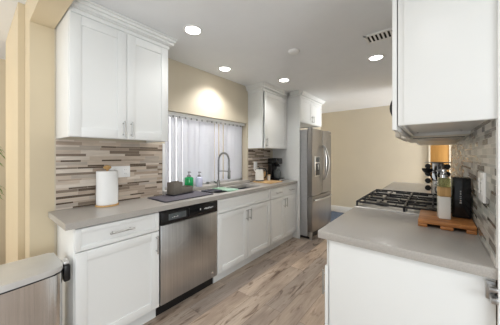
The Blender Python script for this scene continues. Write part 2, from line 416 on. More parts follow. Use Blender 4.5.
d = front('door', shaker(BX+.001, 1, 1.582, 2.054, .112, .716), t); addpull(BX+.021, 1, 2.026, .63, .13, True, d)
d = front('door', shaker(BX+.001, 1, 2.058, 2.529, .112, .716), t); addpull(BX+.021, 1, 2.086, .63, .13, True, d)
t = base(2.535, 3.268, 'white base cabinet with two drawers over two doors, beside the refrigerator panel')
for a, c, hy in ((2.539, 2.899, 2.872), (2.903, 3.264, 2.93)):
    d = front('drawer', slabf(BX+.001, 1, a, c, .722, .864), t); addpull(BX+.021, 1, (a+c)/2, .797, .13, False, d)
    d = front('door', shaker(BX+.001, 1, a, c, .112, .716), t); addpull(BX+.021, 1, hy, .63, .13, True, d)

# -- left countertop with a hole for the sink
SX0, SX1, SY0, SY1 = .10, .375, 1.66, 2.44
b = MB(); CX1, CY0, CY1, CZ0, CZ1 = .4685, .352, 3.268, .875, .915
b.box(0.001, SX0, SY0, SY1, CZ0, CZ1); b.box(SX1, CX1, SY0, SY1, CZ0, CZ1)
b.box(0.001, CX1, CY0, SY0, CZ0, CZ1); b.box(0.001, CX1, SY1, CY1, CZ0, CZ1)
tag(b.build('countertop', M['quartz']), 'long taupe quartz countertop with the sink, along the left wall', 'countertop')
t = thing('kitchen_sink', 'stainless undermount sink set in the left countertop below the window', 'sink', ((SX0+SX1)/2, (SY0+SY1)/2, .70))
b = MB(); k = .008
for (xa, xb, ya, yb) in ((SX0-k, SX0, SY0-k, SY1+k), (SX1, SX1+k, SY0-k, SY1+k), (SX0, SX1, SY0-k, SY0), (SX0, SX1, SY1, SY1+k)):
    b.box(xa, xb, ya, yb, .70, .873)
b.box(SX0-k, SX1+k, SY0-k, SY1+k, .69, .70)
place(b.build('basin', M['sinksteel']), t)
place(MB().lathe([(0, .7), (.04, .7), (.04, .706), (.03, .703), (0, .702)], ((SX0+SX1)/2, 2.2, 0)).build('drain', M['chrome']), t)

# ------------------------------------------------------------------ faucet
t = thing('faucet', 'tall spring-neck pull-down kitchen faucet behind the sink', 'faucet', (.050, 1.965, .9152))
MB().lathe([(0, 0), (.028, 0), (.028, .006), (.02, .012), (.018, .09), (.014, .096), (0, .096)]).build('base', M['faucet'], t)
arc = [(0, 0, .09), (0, 0, .16), (0, 0, .25), (0, 0, .335)] + [(.092-.092*math.cos(a*PI/10), 0, .34+.092*math.sin(a*PI/10)) for a in range(0, 11)] + [(.184, 0, .31), (.184, 0, .25)]
MB().tube(arc, .009, 10).build('neck', M['faucet'], t)
coil = []
import itertools
def arclen(pts):
    L = [0]
    for p, q in zip(pts, pts[1:]): L.append(L[-1]+(Vector(q)-Vector(p)).length)
    return L
AL = arclen(arc); N = 420
for i in range(N+1):
    s = AL[1]+(AL[-1]-AL[1])*i/N
    j = max(k for k in range(len(AL)-1) if AL[k] <= s+1e-9); f = (s-AL[j])/(AL[j+1]-AL[j])
    p = Vector(arc[j]).lerp(Vector(arc[j+1]), f); dd = (Vector(arc[j+1])-Vector(arc[j])).normalized()
    n1 = Vector((0, 1, 0)); n2 = dd.cross(n1)
    a = 2*PI*i/11
    coil.append(p+.0115*(math.cos(a)*n1+math.sin(a)*n2))
MB().tube(coil, .0022, 5).build('spring', M['faucet'], t)
MB().lathe([(0, .12), (.015, .12), (.019, .135), (.016, .195), (.012, .25), (0, .25)], (.184, 0, 0), n=16).build('spray_head', M['faucet'], t)
MB().tube([(.0, 0, .205), (.08, 0, .21), (.168, 0, .21)], .005, 8).lathe([(.014, .202), (.019, .202), (.019, .218), (.014, .218)], (.184, 0, 0), n=14).build('holder_arm', M['faucet'], t)
MB().tube([(0, -.016, .06), (0, -.05, .065), (.012, -.085, .085)], [.009, .008, .006], 8).build('lever', M['faucet'], t)

# ------------------------------------------------------------------ vertical blind
t = thing('vertical_blind', 'white vertical slat blind hanging in the kitchen window', 'blind', (-.06, WY0, WZ1))
b = MB(); b.box(-.02, .025, .01, WY1-WY0-.012, -.034, -.002, .003); b.build('headrail', M['plate'], t)
rnd = random.Random(4); ns = 16; pitch = (WY1-WY0-.05)/ns
for i in range(ns):
    y = .035+pitch*(i+.25); ang = math.radians([66, 70, 72][i % 3] if i < 3 else rnd.choice([72, 80, 96, 99, 86]))
    w2 = .047; b = MB(); n = 6; z0, z1 = -(WZ1-.985), -.058
    cs, sn = math.cos(ang), math.sin(ang); prev = None; P = []
    for k in range(n+1):
        u = -w2+2*w2*k/n; bow = .007*(1-(u/w2)**2)
        P.append((-(u*cs)+bow*sn*1.0, y+u*sn+bow*cs))
    poly = P+[(px+.0012*sn, py+.0012*cs) for px, py in P[::-1]]
    b.prism(poly, 'z', z0, z1); s = b.build('slat', M['slat'], t)
    MB().box(-.008, .008, y-.005, y+.005, -.062, -.03, .002).build('carrier_clip', M['nickel'], s)

# ------------------------------------------------------------------ dishwasher
t = thing('dishwasher', 'stainless dishwasher with a black control panel under the left counter', 'dishwasher', (0, .957, 0))
def pl(o): return place(o, t)
DX = .452
pl(MB().box(.03, DX-.03, .957, 1.574, .10, .868).build('tub', M['black']))
pl(MB().box(DX-.03, DX, .962, 1.571, .108, .752, .006).build('door', M['steel']))
cp = pl(MB().box(DX-.03, DX+.004, .960, 1.573, .757, .867, .005).build('control_panel', M['blackgloss']))
MB().box(DX+.0035, DX+.006, 1.03, 1.20, .782, .835, .002).build('display', M['display'], cp)
MB().box(DX-.01, DX+.010, 1.225, 1.235, .775, .845, .002).build('latch', M['black'], cp)
rnd = random.Random(2); b = MB()
for k in range(9):
    y = 1.40+.013*k; b.box(DX+.0035, DX+.0055, y, y+rnd.uniform(.006, .010), .805+rnd.uniform(-.004, .004), .815+rnd.uniform(0, .008))
b.build('button_print', M['markwhite'], cp)
b = MB()
for k in range(4):
    y = 1.06+.016*k; b.box(DX+.0055, DX+.0067, y, y+.010, .800, .803+.004*(k % 2))
b.build('display_print', M['markwhite'], cp)
MB().box(DX+.0035, DX+.0055, 1.352, 1.362, .806, .824).build('indicator', M['markwhite'], cp)
pl(MB().lathe([(0, 0), (.010, 0), (.010, .002), (0, .003)], (DX, 1.51, .158), 'x', 18).build('badge', M['chrome']))
pl(MB().box(.30, .385, .960, 1.571, .0, .10).build('kick_plate', M['black']))

# ------------------------------------------------------------------ refrigerator
t = thing('refrigerator', 'stainless french-door refrigerator with a bottom freezer drawer', 'refrigerator', (.35, 3.73, 0))
RY0, RY1, RX = 3.312, 4.150, .70
pl(MB().box(.04, .615, RY0, RY1, .05, 1.725, .006).build('body', M['fside']))
ym = (RY0+RY1)/2
def fdoor(y0, y1, z0, z1):
    n = 6; x0, x1 = .622, RX
    pts = [(x0, y0), (x1-.012, y0)]
    for k in range(n+1):
        f = k/n; pts.append((x1-.006+.010*math.sin(PI*f), y0+.006+(y1-y0-.012)*f))
    pts += [(x1-.012, y1), (x0, y1)]
    return MB().prism(pts, 'z', z0, z1, .003)
dl = pl(fdoor(RY0, ym-.003, .685, 1.735).build('door', M['fridge']))
dr = pl(fdoor(ym+.003, RY1, .685, 1.735).build('door', M['fridge']))
dz = pl(fdoor(RY0, RY1, .125, .675).build('freezer_drawer', M['fridge']))
def bow(y, sgn, parent):
    pts = []
    for k in range(13):
        f = k/12; pts.append((RX+.012+.062*math.sin(PI*f)**.7, y-sgn*.035*math.sin(PI*f), .90+.58*f))
    return MB().tube(pts, [.010+.007*math.sin(PI*k/12) for k in range(13)], 10).build('handle', M['nickel'], parent)
bow(ym-.022, 1, dl); bow(ym+.022, -1, dr)
pts = [(RX+.010+.05*math.sin(PI*k/12)**.6, RY0+.06+(RY1-RY0-.12)*k/12, .615) for k in range(13)]
MB().tube(pts, .014, 10).build('handle', M['nickel'], dz)
dp = MB().box(RX-.004, RX+.010, RY0+.075, RY0+.285, .98, 1.30, .006).build('water_dispenser', M['nickel'], dl)
MB().box(RX+.004, RX+.0125, RY0+.095, RY0+.265, 1.00, 1.19, .004).build('dispenser_recess', M['black'], dp)
MB().box(RX+.004, RX+.0125, RY0+.095, RY0+.265, 1.21, 1.285, .003).build('dispenser_display', M['display'], dp)
MB().box(RX+.012, RX+.024, RY0+.165, RY0+.195, 1.09, 1.17, .003).build('dispenser_paddle', M['nickel'], dp)
MB().box(RX+.0025, RX+.0045, RY1-.14, RY1-.07, 1.675, 1.69).build('badge', M['chrome'], dr)
pl(MB().box(.615, .67, RY0+.02, RY0+.09, 1.7355, 1.755, .004).build('hinge_cover', M['fside']))
pl(MB().box(.615, .67, RY1-.09, RY1-.02, 1.7355, 1.755, .004).build('hinge_cover', M['fside']))
pl(MB().box(.10, .63, RY0+.03, RY1-.03, .012, .12).build('kick_grille', M['black']))
for y in (RY0+.04, RY1-.06):
    pl(MB().lathe([(0, 0), (.022, 0), (.022, .04), (0, .045)], (.655, y, 0), n=14).box(.62, .68, y-.02, y+.02, .04, .115, .004).build('foot', M['nickel']))

# ------------------------------------------------------------------ right run
XR, XW = 1.6646, 2.333
t = thing('base_cabinet', 'white base cabinet with a plain end panel under the near right counter', 'cabinet', (2.0, 1.21, 0))
pl(MB().box(1.712, XW-.002, 1.222, 1.905, .10, .874, .001).build('body', M['white']))
pl(MB().box(1.765, XW-.002, 1.222, 1.905, 0, .10).build('toe_kick', M['white']))
pl(MB().box(1.722, XW-.003, 1.206, 1.221, 0, .874, .0015).build('end_panel', M['white']))
d = pl(slabf(1.711, -1, 1.222, 1.902, .73, .866, .010).build('drawer', M['white'])); addpull(1.70, -1, 1.58, .80, .16, False, d)
d = pl(shaker(1.711, -1, 1.214, 1.902, .112, .722, .062, .018).build('door', M['white'])); addpull(1.693, -1, 1.27, .60, .14, True, d)
t = thing('towel_bar', 'grey metal bracket on the white end panel at the right counter', 'bracket', (2.36, 1.206, .80))
b = MB(); b.box(2.302, 2.3295, 1.196, 1.2055, .795, .862, .003); pl(b.build('plate', M['nickel']))
pl(MB().box(2.308, 2.3295, 1.160, 1.1955, .838, .852, .004).build('upper_bar', M['nickel']))
pl(MB().box(2.310, 2.3295, 1.152, 1.1955, .800, .820, .004).build('lower_bar', M['nickel']))
NY1 = 1.915
tag(MB().box(XR, XW-.001, 1.186, NY1, .875, .915, .003).build('countertop', M['quartz']), 'taupe quartz countertop in the right foreground, holding the wooden board', 'countertop')
SY = (NY1+.003, 2.735)
tag(MB().box(XR, XW-.001, SY[1]+.003, 4.094, .875, .915, .003).build('countertop', M['quartz']), 'taupe quartz countertop on the far side of the range', 'countertop')
t = thing('base_cabinet', 'white base cabinet beyond the range under the far right counter', 'cabinet', (2.0, 2.74, 0))
pl(MB().box(1.712, XW-.002, 2.742, 4.08, .10, .874, .001).build('body', M['white']))
pl(MB().box(1.765, XW-.002, 2.742, 4.08, 0, .10).build('toe_kick', M['white']))
for a, c, hy in ((2.746, 3.40, 3.37), (3.404, 4.076, 3.44)):
    d = pl(slabf(1.711, -1, a, c, .73, .866).build('drawer', M['white'])); addpull(1.691, -1, (a+c)/2, .80, .16, False, d)
    d = pl(shaker(1.711, -1, a, c, .112, .722).build('door', M['white'])); addpull(1.691, -1, hy, .6, .14, True, d)

# -- range
t = thing('gas_range', 'stainless gas range with black cast iron grates in the right counter', 'stove', (2.0, 2.34, 0))
y0, y1 = SY
pl(MB().box(1.70, XW-.01, y0, y1, .03, .905).build('body', M['black']))
od = pl(MB().box(1.668, 1.70, y0+.004, y1-.004, .20, .76, .006).build('oven_door', M['steel']))
MB().box(1.666, 1.669, y0+.10, y1-.10, .30, .62).build('oven_window', M['blackgloss'], od)
MB().cyl((1.635, y0+.06, .715), (1.635, y1-.06, .715), .011).cyl((1.668, y0+.09, .715), (1.635, y0+.09, .715), .008).cyl((1.668, y1-.09, .715), (1.635, y1-.09, .715), .008).build('handle', M['nickel'], od)
pl(MB().box(1.668, 1.70, y0+.004, y1-.004, .04, .19, .005).build('warming_drawer', M['steel']))
fp = pl(MB().box(1.668, 1.70, y0+.002, y1-.002, .77, .905, .006).build('knob_panel', M['steel']))
for k in range(5):
    MB().lathe([(0, 0), (.012, 0), (.021, -.004), (.019, -.03), (0, -.032)], (1.668, y0+.10+k*(y1-y0-.20)/4, .84), 'x', 18).build('knob', M['nickel'], fp)
ct = pl(MB().box(1.664, XW-.012, y0, y1, .905, .921, .004).build('cooktop', M['cooktop']))
for (x, y, r) in ((1.83, y0+.17, .045), (2.16, y0+.17, .038), (1.83, y1-.17, .038), (2.16, y1-.17, .045), (2.0, (y0+y1)/2, .05)):
    MB().lathe([(0, .921), (r*1.25, .921), (r*1.2, .927), (r, .929), (r, .936), (r*.85, .940), (0, .941)], (x, y, 0), n=22).build('burner', M['iron'], ct)
gx0, gx1 = 1.674, 2.305
for k in range(3):
    ga = y0+.003+k*(y1-y0-.006)/3; gb = ga+(y1-y0-.006)/3-.005; b = MB(); zt, zb, w = .962, .948, .0065
    for y in (ga, gb-2*w): b.box(gx0, gx1, y, y+2*w, zb, zt, .002, 1)
    for x in (gx0, (gx0+gx1)/2-w, gx1-2*w): b.box(x, x+2*w, ga, gb, zb, zt, .002, 1)
    for x in (gx0, gx1-2*w, (gx0+gx1)/2-w):
        for y in (ga, gb-2*w): b.box(x, x+2*w, y, y+2*w, .922, zb, .002, 1)
    ymid = (ga+gb)/2
    for cx in (gx0+(gx1-gx0)*.25, gx0+(gx1-gx0)*.75):
        b.box(cx-w*.8, cx+w*.8, ga, ymid-.03, zb+.002, zt+.003, .002, 1); b.box(cx-w*.8, cx+w*.8, ymid+.03, gb, zb+.002, zt+.003, .002, 1)
        b.box(cx-.15, cx-.035, ymid-w*.8, ymid+w*.8, zb+.002, zt+.003, .002, 1); b.box(cx+.035, cx+.15, ymid-w*.8, ymid+w*.8, zb+.002, zt+.003, .002, 1)
        for dx in (-.105, .105):
            b.box(cx+dx-w*.7, cx+dx+w*.7, ga, ga+.07, zb+.002, zt, .002, 1); b.box(cx+dx-w*.7, cx+dx+w*.7, gb-.07, gb, zb+.002, zt, .002, 1)
    pl(b.build('grate', M['iron']))

# -- right wall cabinets and microwave
RZ = 1.452
t = thing('wall_cabinet', 'large white wall cabinet at the upper right, nearest the camera', 'cabinet', (2.333, 1.19, RZ))
b = MB(); th = .018; ya, yb = 1.192, 1.93
b.box(2.03, XW-.001, ya, ya+th, RZ, 2.33, .0015); b.box(2.03, XW-.001, yb-th, yb, RZ, 2.33, .0015)
b.box(2.03, XW-.001, ya+th, yb-th, RZ+.018, RZ+.034); b.box(2.03, XW-.001, ya+th, yb-th, 2.30, 2.33); b.box(2.315, XW-.001, ya+th, yb-th, RZ+.03, 2.3)
b.box(2.03, 2.048, ya+th, yb-th, RZ+.001, RZ+.05)
pl(b.build('body', M['white']))
b = MB(); b.box(2.052, XW-.001, 1.187, 1.1915, RZ+.002, 2.33, .001); pl(b.build('side_panel', M['white']))
d = pl(shaker(2.026, -1, 1.194, 1.558, RZ-.018, 2.325, .06, .018).build('door', M['white'])); addpull(2.008, -1, 1.53, 1.53, .115, True, d)
d = pl(shaker(2.026, -1, 1.562, 1.926, RZ-.018, 2.325, .06, .018).build('door', M['white'])); addpull(2.008, -1, 1.59, 1.53, .115, True, d)
b = MB()
for (x, y) in ((2.07, 1.25), (2.28, 1.25), (2.07, 1.85), (2.28, 1.85)): b.lathe([(0, 0), (.006, 0), (.005, -.004), (0, -.005)], (x, y, RZ+.018), n=10)
pl(b.build('screw', M['nickel']))
t = thing('microwave', 'almond over-range microwave with a curved handle beyond the near wall cabinet', 'microwave', (2.333, 1.94, 1.43))
pl(MB().box(1.97, XW-.008, 1.935, 2.73, 1.440, 1.83, .004).build('body', M['microwave']))
d = pl(MB().box(1.935, 1.968, 1.935, 2.52, 1.45, 1.83, .006).build('door', M['microwave']))
MB().box(1.933, 1.936, 2.28, 2.47, 1.53, 1.75, .001).build('door_window', M['blackgloss'], d)
pts = [(1.934-.058*math.sin(PI*k/10)**.7, 2.20, 1.60+.22*k/10) for k in range(11)]
MB().tube(pts, .011, 8).build('handle', M['black'], d)
pl(MB().box(1.938, 1.968, 2.524, 2.73, 1.45, 1.83, .006).build('control_panel', M['blackgloss']))
pl(MB().box(2.04, XW-.03, 1.95, 1.975, 1.4375, 1.4402).build('vent_slot', M['dark_gap']))
pl(MB().box(2.06, 2.29, 2.10, 2.40, 1.4375, 1.4402).build('grease_filter', M['nickel']))
t = thing('wall_cabinet', 'white wall cabinet beyond the microwave on the right wall', 'cabinet', (2.333, 2.735, RZ))
pl(MB().box(2.03, XW-.001, 2.735, 3.60, RZ-.01, 2.33, .0015).build('body', M['microwave']))
d = pl(shaker(2.028, -1, 2.738, 3.16, RZ-.008, 2.325).build('door', M['white'])); addpull(2.008, -1, 3.13, 1.53, .115, True, d)
d = pl(shaker(2.028, -1, 3.164, 3.597, RZ-.008, 2.325).build('door', M['white'])); addpull(2.008, -1, 3.19, 1.53, .115, True, d)

# ------------------------------------------------------------------ outlets
def plate_x(x, f, y0, y1, z0, z1, label, gangs):
    t = thing('wall_outlet', label, 'outlet', (x, (y0+y1)/2, (z0+z1)/2))
    place(MB().box(x, x+f*.009, y0, y1, z0, z1, .002).build('cover_plate', M['plate']), t)
    w = (y1-y0)/gangs
    for i in range(gangs):
        yc = y0+w*(i+.5); zc = (z0+z1)/2
        s = place(MB().box(x+f*.0085, x+f*.0115, yc-.017, yc+.017, zc-.034, zc+.034, .001).build('socket', M['plate']), t)
        b = MB()
        for dz in (-.018, .018):
            for dy in (-.006, .006): b.box(x+f*.0112, x+f*.0119, yc+dy-.001, yc+dy+.001, zc+dz-.004, zc+dz+.004)
        b.build('slots', M['dark_gap'], s)
plate_x(.0062, 1, .745, .912, 1.125, 1.225, 'white outlet plate on the tiles behind the paper towel roll', 2)
plate_x(.0062, 1, 2.735, 2.815, 1.10, 1.22, 'white outlet plate on the tiles above the kettle', 1)
plate_x(2.3268, -1, 1.385, 1.545, 1.115, 1.245, 'white switch plate on the right wall mosaic, nearest the camera', 2)

# ------------------------------------------------------------------ ceiling fixtures
def downlight(x, y, label, power):
    t = thing('recessed_light', label, 'ceiling light', (x, y, CE), 'recessed ceiling lights')
    MB().lathe([(.060, -.001), (.080, -.001), (.080, -.005), (.073, -.008), (.062, -.006), (.058, -.003)], n=36).build('trim_ring', M['trim'], t)
    MB().lathe([(0, -.0025), (.059, -.0025), (.059, -.0045), (0, -.006)], n=36).build('lens', M['lens'], t)
    l = bpy.data.lights.new('lamp', 'SPOT'); l.energy = power; l.color = (1, .985, .96); l.spot_size = math.radians(125); l.spot_blend = .75; l.shadow_soft_size = .06
    o = bpy.data.objects.new('lamp', l); COL.objects.link(o); o.parent = t; o.location = (0, 0, -.012)
downlight(.638, 1.136, 'round recessed ceiling light nearest the camera, beside the near wall cabinet', 9)
downlight(.245, 1.882, 'round recessed ceiling light above the kitchen window', 48)
downlight(.579, 2.669, 'round recessed ceiling light beside the far wall cabinet', 13)
downlight(1.684, 2.655, 'round recessed ceiling light beyond the ceiling vent', 16)
t = thing('smoke_detector', 'round white smoke detector in the middle of the ceiling', 'smoke detector', (1.094, 1.986, CE))
MB().lathe([(0, -.022), (.035, -.022), (.050, -.014), (.056, -.001), (0, -.001)], n=32).build('housing', M['trim'], t)
t = thing('ceiling_vent', 'white slotted air vent in the ceiling near the right wall cabinets', 'vent', (1.84, 2.195, CE))
b = MB(); x0, x1, ya, yb = -.155, .155, -.085, .085
b.box(x0, x1, ya, ya+.022, -.010, -.001, .002); b.box(x0, x1, yb-.022, yb, -.010, -.001, .002); b.box(x0, x0+.022, ya, yb, -.010, -.001, .002); b.box(x1-.022, x1, ya, yb, -.010, -.001, .002)
b.build('frame', M['trim'], t)
MB().box(x0+.02, x1-.02, ya+.02, yb-.02, -.003, -.001).build('duct', M['dark_gap'], t)
b = MB()
for k in range(9):
    x = x0+.036+k*.030; b.prism([(x, -.004), (x+.016, -.011), (x+.017, -.010), (x+.002, -.003)], 'y', ya+.02, yb-.02)
b.build('louvres', M['trim'], t)

# ------------------------------------------------------------------ left counter things
Z = .915
# paper towel holder and roll
t = thing('paper_towel_holder', 'wooden paper towel stand with round finial on the left counter', 'paper towel holder', (.095, .70, Z))
MB().lathe([(0, 0), (.082, 0), (.084, .004), (.082, .012), (0, .012)], n=36).build('base', M['bamboo'], t)
MB().lathe([(0, .012), (.008, .012), (.008, .30), (0, .30)], n=14).build('rod', M['bamboo'], t)
MB().lathe([(0, .287), (.012, .290), (.026, .300), (.029, .308), (.022, .318), (.010, .324), (0, .326)], n=20).build('finial', M['bamboo'], t)
r = MB().lathe([(.018, .0125), (.074, .0125), (.0765, .016), (.0765, .275), (.074, .2785), (.018, .2785), (.018, .0125)], n=40)
o = r.build('paper_towel_roll', M['paper']); o.location = (.095, .70, Z); tag(o, 'white paper towel roll on its wooden stand', 'paper towel')
# drying mat
def rrect(x0, x1, y0, y1, r, n=6):
    P = []
    for cx, cy, a0 in ((x1-r, y1-r, 0), (x0+r, y1-r, 90), (x0+r, y0+r, 180), (x1-r, y0+r, 270)):
        for k in range(n+1):
            a = math.radians(a0+90*k/n); P.append((cx+r*math.cos(a), cy+r*math.sin(a)))
    return P
t = thing('drying_mat', 'dark slate dish drying mat on the left counter beside the sink', 'mat', (.22, 1.3, Z))
place(MB().prism(rrect(.045, .385, 1.045, 1.60, .03), 'z', Z+.0005, Z+.006).build('border', M['slate_dk']), t)
place(MB().prism(rrect(.058, .372, 1.058, 1.587, .022), 'z', Z+.0055, Z+.0075).build('pad', M['slate']), t)
# caddy
t = thing('sink_caddy', 'grey stepped plastic sink caddy on the drying mat', 'caddy', (.13, 1.345, Z+.008), rz=math.radians(8))
b = MB(); w = .005
def tray(b, x0, x1, y0, y1, z0, z1):
    b.box(x0, x1, y0, y1, z0, z0+w, .001); b.box(x0, x0+w, y0, y1, z0, z1, .0015); b.box(x1-w, x1, y0, y1, z0, z1, .0015)
    b.box(x0+w, x1-w, y0, y0+w, z0, z1, .0015); b.box(x0+w, x1-w, y1-w, y1, z0, z1, .0015)
tray(b, -.05, .05, -.11, .0, .012, .128); b.build('tall_bin', M['caddy'], t)
b = MB(); tray(b, -.05, .05, -.0 + .0015, .14, .012, .072); b.build('low_bin', M['caddy'], t)
MB().box(-.058, .058, -.117, .148, 0, .011, .003).build('drip_tray', M['slate_dk'], t)
MB().box(-.004, .0, -.10, -.005, .02, .138, .0015).build('divider', M['caddy'], t)
# second black tray over the sink edge
tag(MB().prism(rrect(.12, .30, 1.625, 1.80, .02), 'z', Z+.0005, Z+.010).build('sink_tray', M['slate_dk']), 'small black tray on the sink edge between drying mat and green board', 'tray')
# green glass board across the sink
tag(MB().prism(rrect(.085, .385, 1.815, 1.99, .02), 'z', Z+.0005, Z+.009).build('cutting_board', M['greenglass']), 'green glass cutting board laid across the sink', 'cutting board')
# sponge in holder
t = thing('sponge', 'cream sponge on the far end of the green board by the sink', 'sponge', (.30, 2.24, .701))
MB().box(-.05, .05, -.035, .035, 0, .035, .008).build('foam', M['ceramic'], t); MB().box(-.05, .05, -.035, .035, .0355, .045, .004).build('scourer', M['greenglass'], t)
t['label'] = 'cream sponge with a green top lying in the sink basin'
# soap bottles on the sill
def pumpbottle(name, label, cat, x, y, z, r, h, m, pump, sq=False):
    t = thing(name, label, cat, (x, y, z))
    MB().lathe([(0, 0), (r*.92, 0), (r, .006), (r, h*.82), (r*.9, h*.92), (r*.42, h), (0, h)], n=28).build('bottle', m, t)
    MB().lathe([(0, h), (r*.45, h), (r*.45, h+.014), (r*.30, h+.018), (r*.12, h+.02), (r*.12, h+.045), (r*.30, h+.046), (r*.30, h+.056), (0, h+.057)], n=16).build('pump', pump, t)
    MB().tube([(0, 0, h+.051), (.02, 0, h+.052), (.036, 0, h+.046)], [.006, .005, .0035], 8).build('spout', pump, t)
    return t
pumpbottle('soap_bottle', 'green dish soap pump bottle in front of the blind', 'bottle', .018, 1.545, WZ0+.0105, .050, .125, M['greensoap'], M['fridge'])
pumpbottle('soap_bottle', 'pale lavender pump bottle right of the green soap bottle', 'bottle', .020, 1.685, WZ0+.0105, .040, .115, M['lavsoap'], M['fridge'])

# far end of the left counter
tag(MB().box(.05, .37, 2.66, 2.98, Z+.001, Z+.016, .004).build('wooden_tray', M['lightwood']), 'light wooden board under the kettle at the far end of the left counter', 'board')
zb = Z+.0165
t = thing('electric_kettle', 'white electric kettle with a black handle on the light wooden board', 'kettle', (.11, 2.745, zb), rz=math.radians(35))
MB().lathe([(0, 0), (.062, 0), (.064, .006), (.060, .016), (0, .016)], n=28).build('power_base', M['black'], t)
MB().lathe([(0, .017), (.064, .017), (.067, .03), (.064, .10), (.055, .165), (.050, .18), (0, .18)], n=32).build('body', M['ceramic'], t)
MB().lathe([(0, .1803), (.048, .1803), (.040, .19), (.010, .194), (.010, .202), (0, .204)], n=24).build('lid', M['black'], t)
MB().tube([(.045, 0, .182), (.085, 0, .185), (.105, 0, .15), (.102, 0, .09), (.085, 0, .05), (.064, 0, .05)], .009, 10).build('handle', M['black'], t)
MB().tube([(-.056, 0, .14), (-.072, 0, .16), (-.082, 0, .172)], [.014, .011, .007], 8).build('spout', M['ceramic'], t)
t = thing('wooden_canister', 'pale wooden canister with a white label between kettle and coffee maker', 'canister', (.10, 2.90, zb))
MB().lathe([(0, 0), (.028, 0), (.029, .004), (.029, .10), (0, .10)], n=24).build('body', M['lightwood'], t)
MB().lathe([(0, .1005), (.030, .1005), (.030, .118), (.008, .122), (.010, .135), (0, .138)], n=24).build('lid', M['bamboo'], t)
t = thing('canister', 'small white canister next to the wooden canister', 'canister', (.165, 2.915, zb))
MB().lathe([(0, 0), (.022, 0), (.023, .004), (.023, .075), (0, .075)], n=22).build('body', M['ceramic'], t)
MB().lathe([(0, .0755), (.024, .0755), (.024, .088), (0, .09)], n=22).build('lid', M['lightwood'], t)
t = thing('coffee_maker', 'black drip coffee maker against the tall white panel', 'coffee maker', (.15, 3.09, Z))
MB().box(-.07, .14, -.085, .085, 0, .045, .008).build('base', M['blackgloss'], t)
MB().box(-.07, -.0, -.08, .08, .046, .325, .008).build('tower', M['black'], t)
MB().box(-.072, .105, -.083, .083, .262, .358, .012).build('brew_head', M['blackgloss'], t)
MB().lathe([(0, .046), (.052, .046), (.060, .075), (.058, .13), (.046, .17), (.047, .18), (0, .18)], (.055, 0, 0), n=24).build('carafe', M['display'], t)
MB().lathe([(.05, .225), (.03, .261), (0, .261)], (.055, 0, 0), n=18).build('filter_basket', M['black'], t)
MB().box(.138, .145, -.07, .07, .008, .034, .002).build('control_strip', M['fside'], t)

# ------------------------------------------------------------------ right counter things
t = thing('wooden_board', 'reddish wooden cutting board with notched feet on the right counter', 'cutting board', (2.20, 1.765, Z))
MB().box(-.118, .124, -.145, .148, .020, .040, .004).build('board', M['acacia'], t)
for x0, x1 in ((-.118, -.075), (-.02, .035), (.085, .124)):
    MB().box(x0, x1, -.145, .148, .0005, .0195, .003).build('foot', M['acacia'], t)
zt = Z+.0405
t = thing('soap_dispenser', 'square soap dispenser with cream base and bamboo band on the wooden board', 'dispenser', (2.198, 1.735, zt), rz=math.radians(10))
s = .027
MB().box(-s, s, -s, s, 0, .128, .006).build('ceramic_base', M['ceramic'], t)
MB().box(-s, s, -s, s, .1285, .182, .004).build('bamboo_band', M['bamboo'], t)
MB().box(-s*.96, s*.96, -s*.96, s*.96, .1825, .235, .006).build('glass_top', M['oil'], t)
MB().lathe([(0, .2355), (.018, .2355), (.018, .252), (.010, .255), (.005, .257), (.005, .272), (.014, .273), (.014, .283), (0, .285)], n=18).build('pump', M['chrome'], t)
MB().tube([(0, 0, .278), (-.02, 0, .279), (-.036, 0, .272)], [.006, .005, .004], 8).build('spout', M['chrome'], t)
t = thing('oil_bottle', 'tall clear bottle of yellow-green oil behind the soap dispenser', 'bottle', (2.199, 1.812, zt))
MB().lathe([(0, 0), (.030, 0), (.032, .005), (.032, .19), (.014, .225), (.014, .24), (0, .24)], n=24).build('bottle', M['oil'], t)
MB().lathe([(0, .2405), (.015, .2405), (.015, .262), (0, .263)], n=16).build('cap', M['fside'], t)
t = thing('black_box', 'black upright box with a pale vertical mark beside the mosaic', 'box', (2.278, 1.85, zt))
MB().box(-.042, .040, -.052, .060, 0, .235, .006).build('case', M['blackgloss'], t)
b = MB()
for k, (h, w) in enumerate(((.012, .010), (.008, .007), (.010, .006), (.006, .008), (.009, .006), (.012, .005))):
    z = .085+k*.013; b.box(-.004-w/2, -.004+w/2, -.0528, -.0518, z, z+h*.7)
b.build('mark', M['markwhite'], t)

# spice carousel on the far counter, jars resting in it
cx, cy = 2.178, 2.95
t = thing('spice_rack', 'tall steel revolving spice rack beyond the range', 'spice rack', (cx, cy, Z))
MB().lathe([(0, 0), (.088, 0), (.092, .006), (.08, .014), (0, .016)], n=32).build('base', M['nickel'], t)
MB().box(-.040, .040, -.030, .030, .017, .329, .003).build('core', M['chrome'], t)
MB().box(-.105, .105, -.06, .06, .330, .337, .003).build('top_plate', M['nickel'], t)
for sx in (-1, 1):
    for sy in (-1, 1): MB().cyl((sx*.0435, sy*.0335, .018), (sx*.0435, sy*.0335, .329), .003, 8).build('upright', M['iron'], t)
for k in range(4):
    MB().box(-.105, -.0405, -.045, .045, .2655-k*.0725, .2685-k*.0725, .001).build('shelf', M['nickel'], t)
    MB().box(.0405, .105, -.045, .045, .2655-k*.0725, .2685-k*.0725, .001).build('shelf', M['nickel'], t)
def jar(x, y, z, label):
    t = thing('spice_jar', label, 'spice jar', (x, y, z), 'spice jars in the revolving rack')
    MB().lathe([(0, .04), (.022, .04), (.023, .037), (.023, -.020), (.018, -.026), (0, -.026)], axis='y', n=20).build('jar', M['spice'], t)
    MB().lathe([(0, -.0265), (.023, -.0265), (.0255, -.03), (.0255, -.048), (.022, -.051), (0, -.0515)], axis='y', n=22).build('cap', M['black'], t)
row = ['top', 'second', 'third', 'lowest']
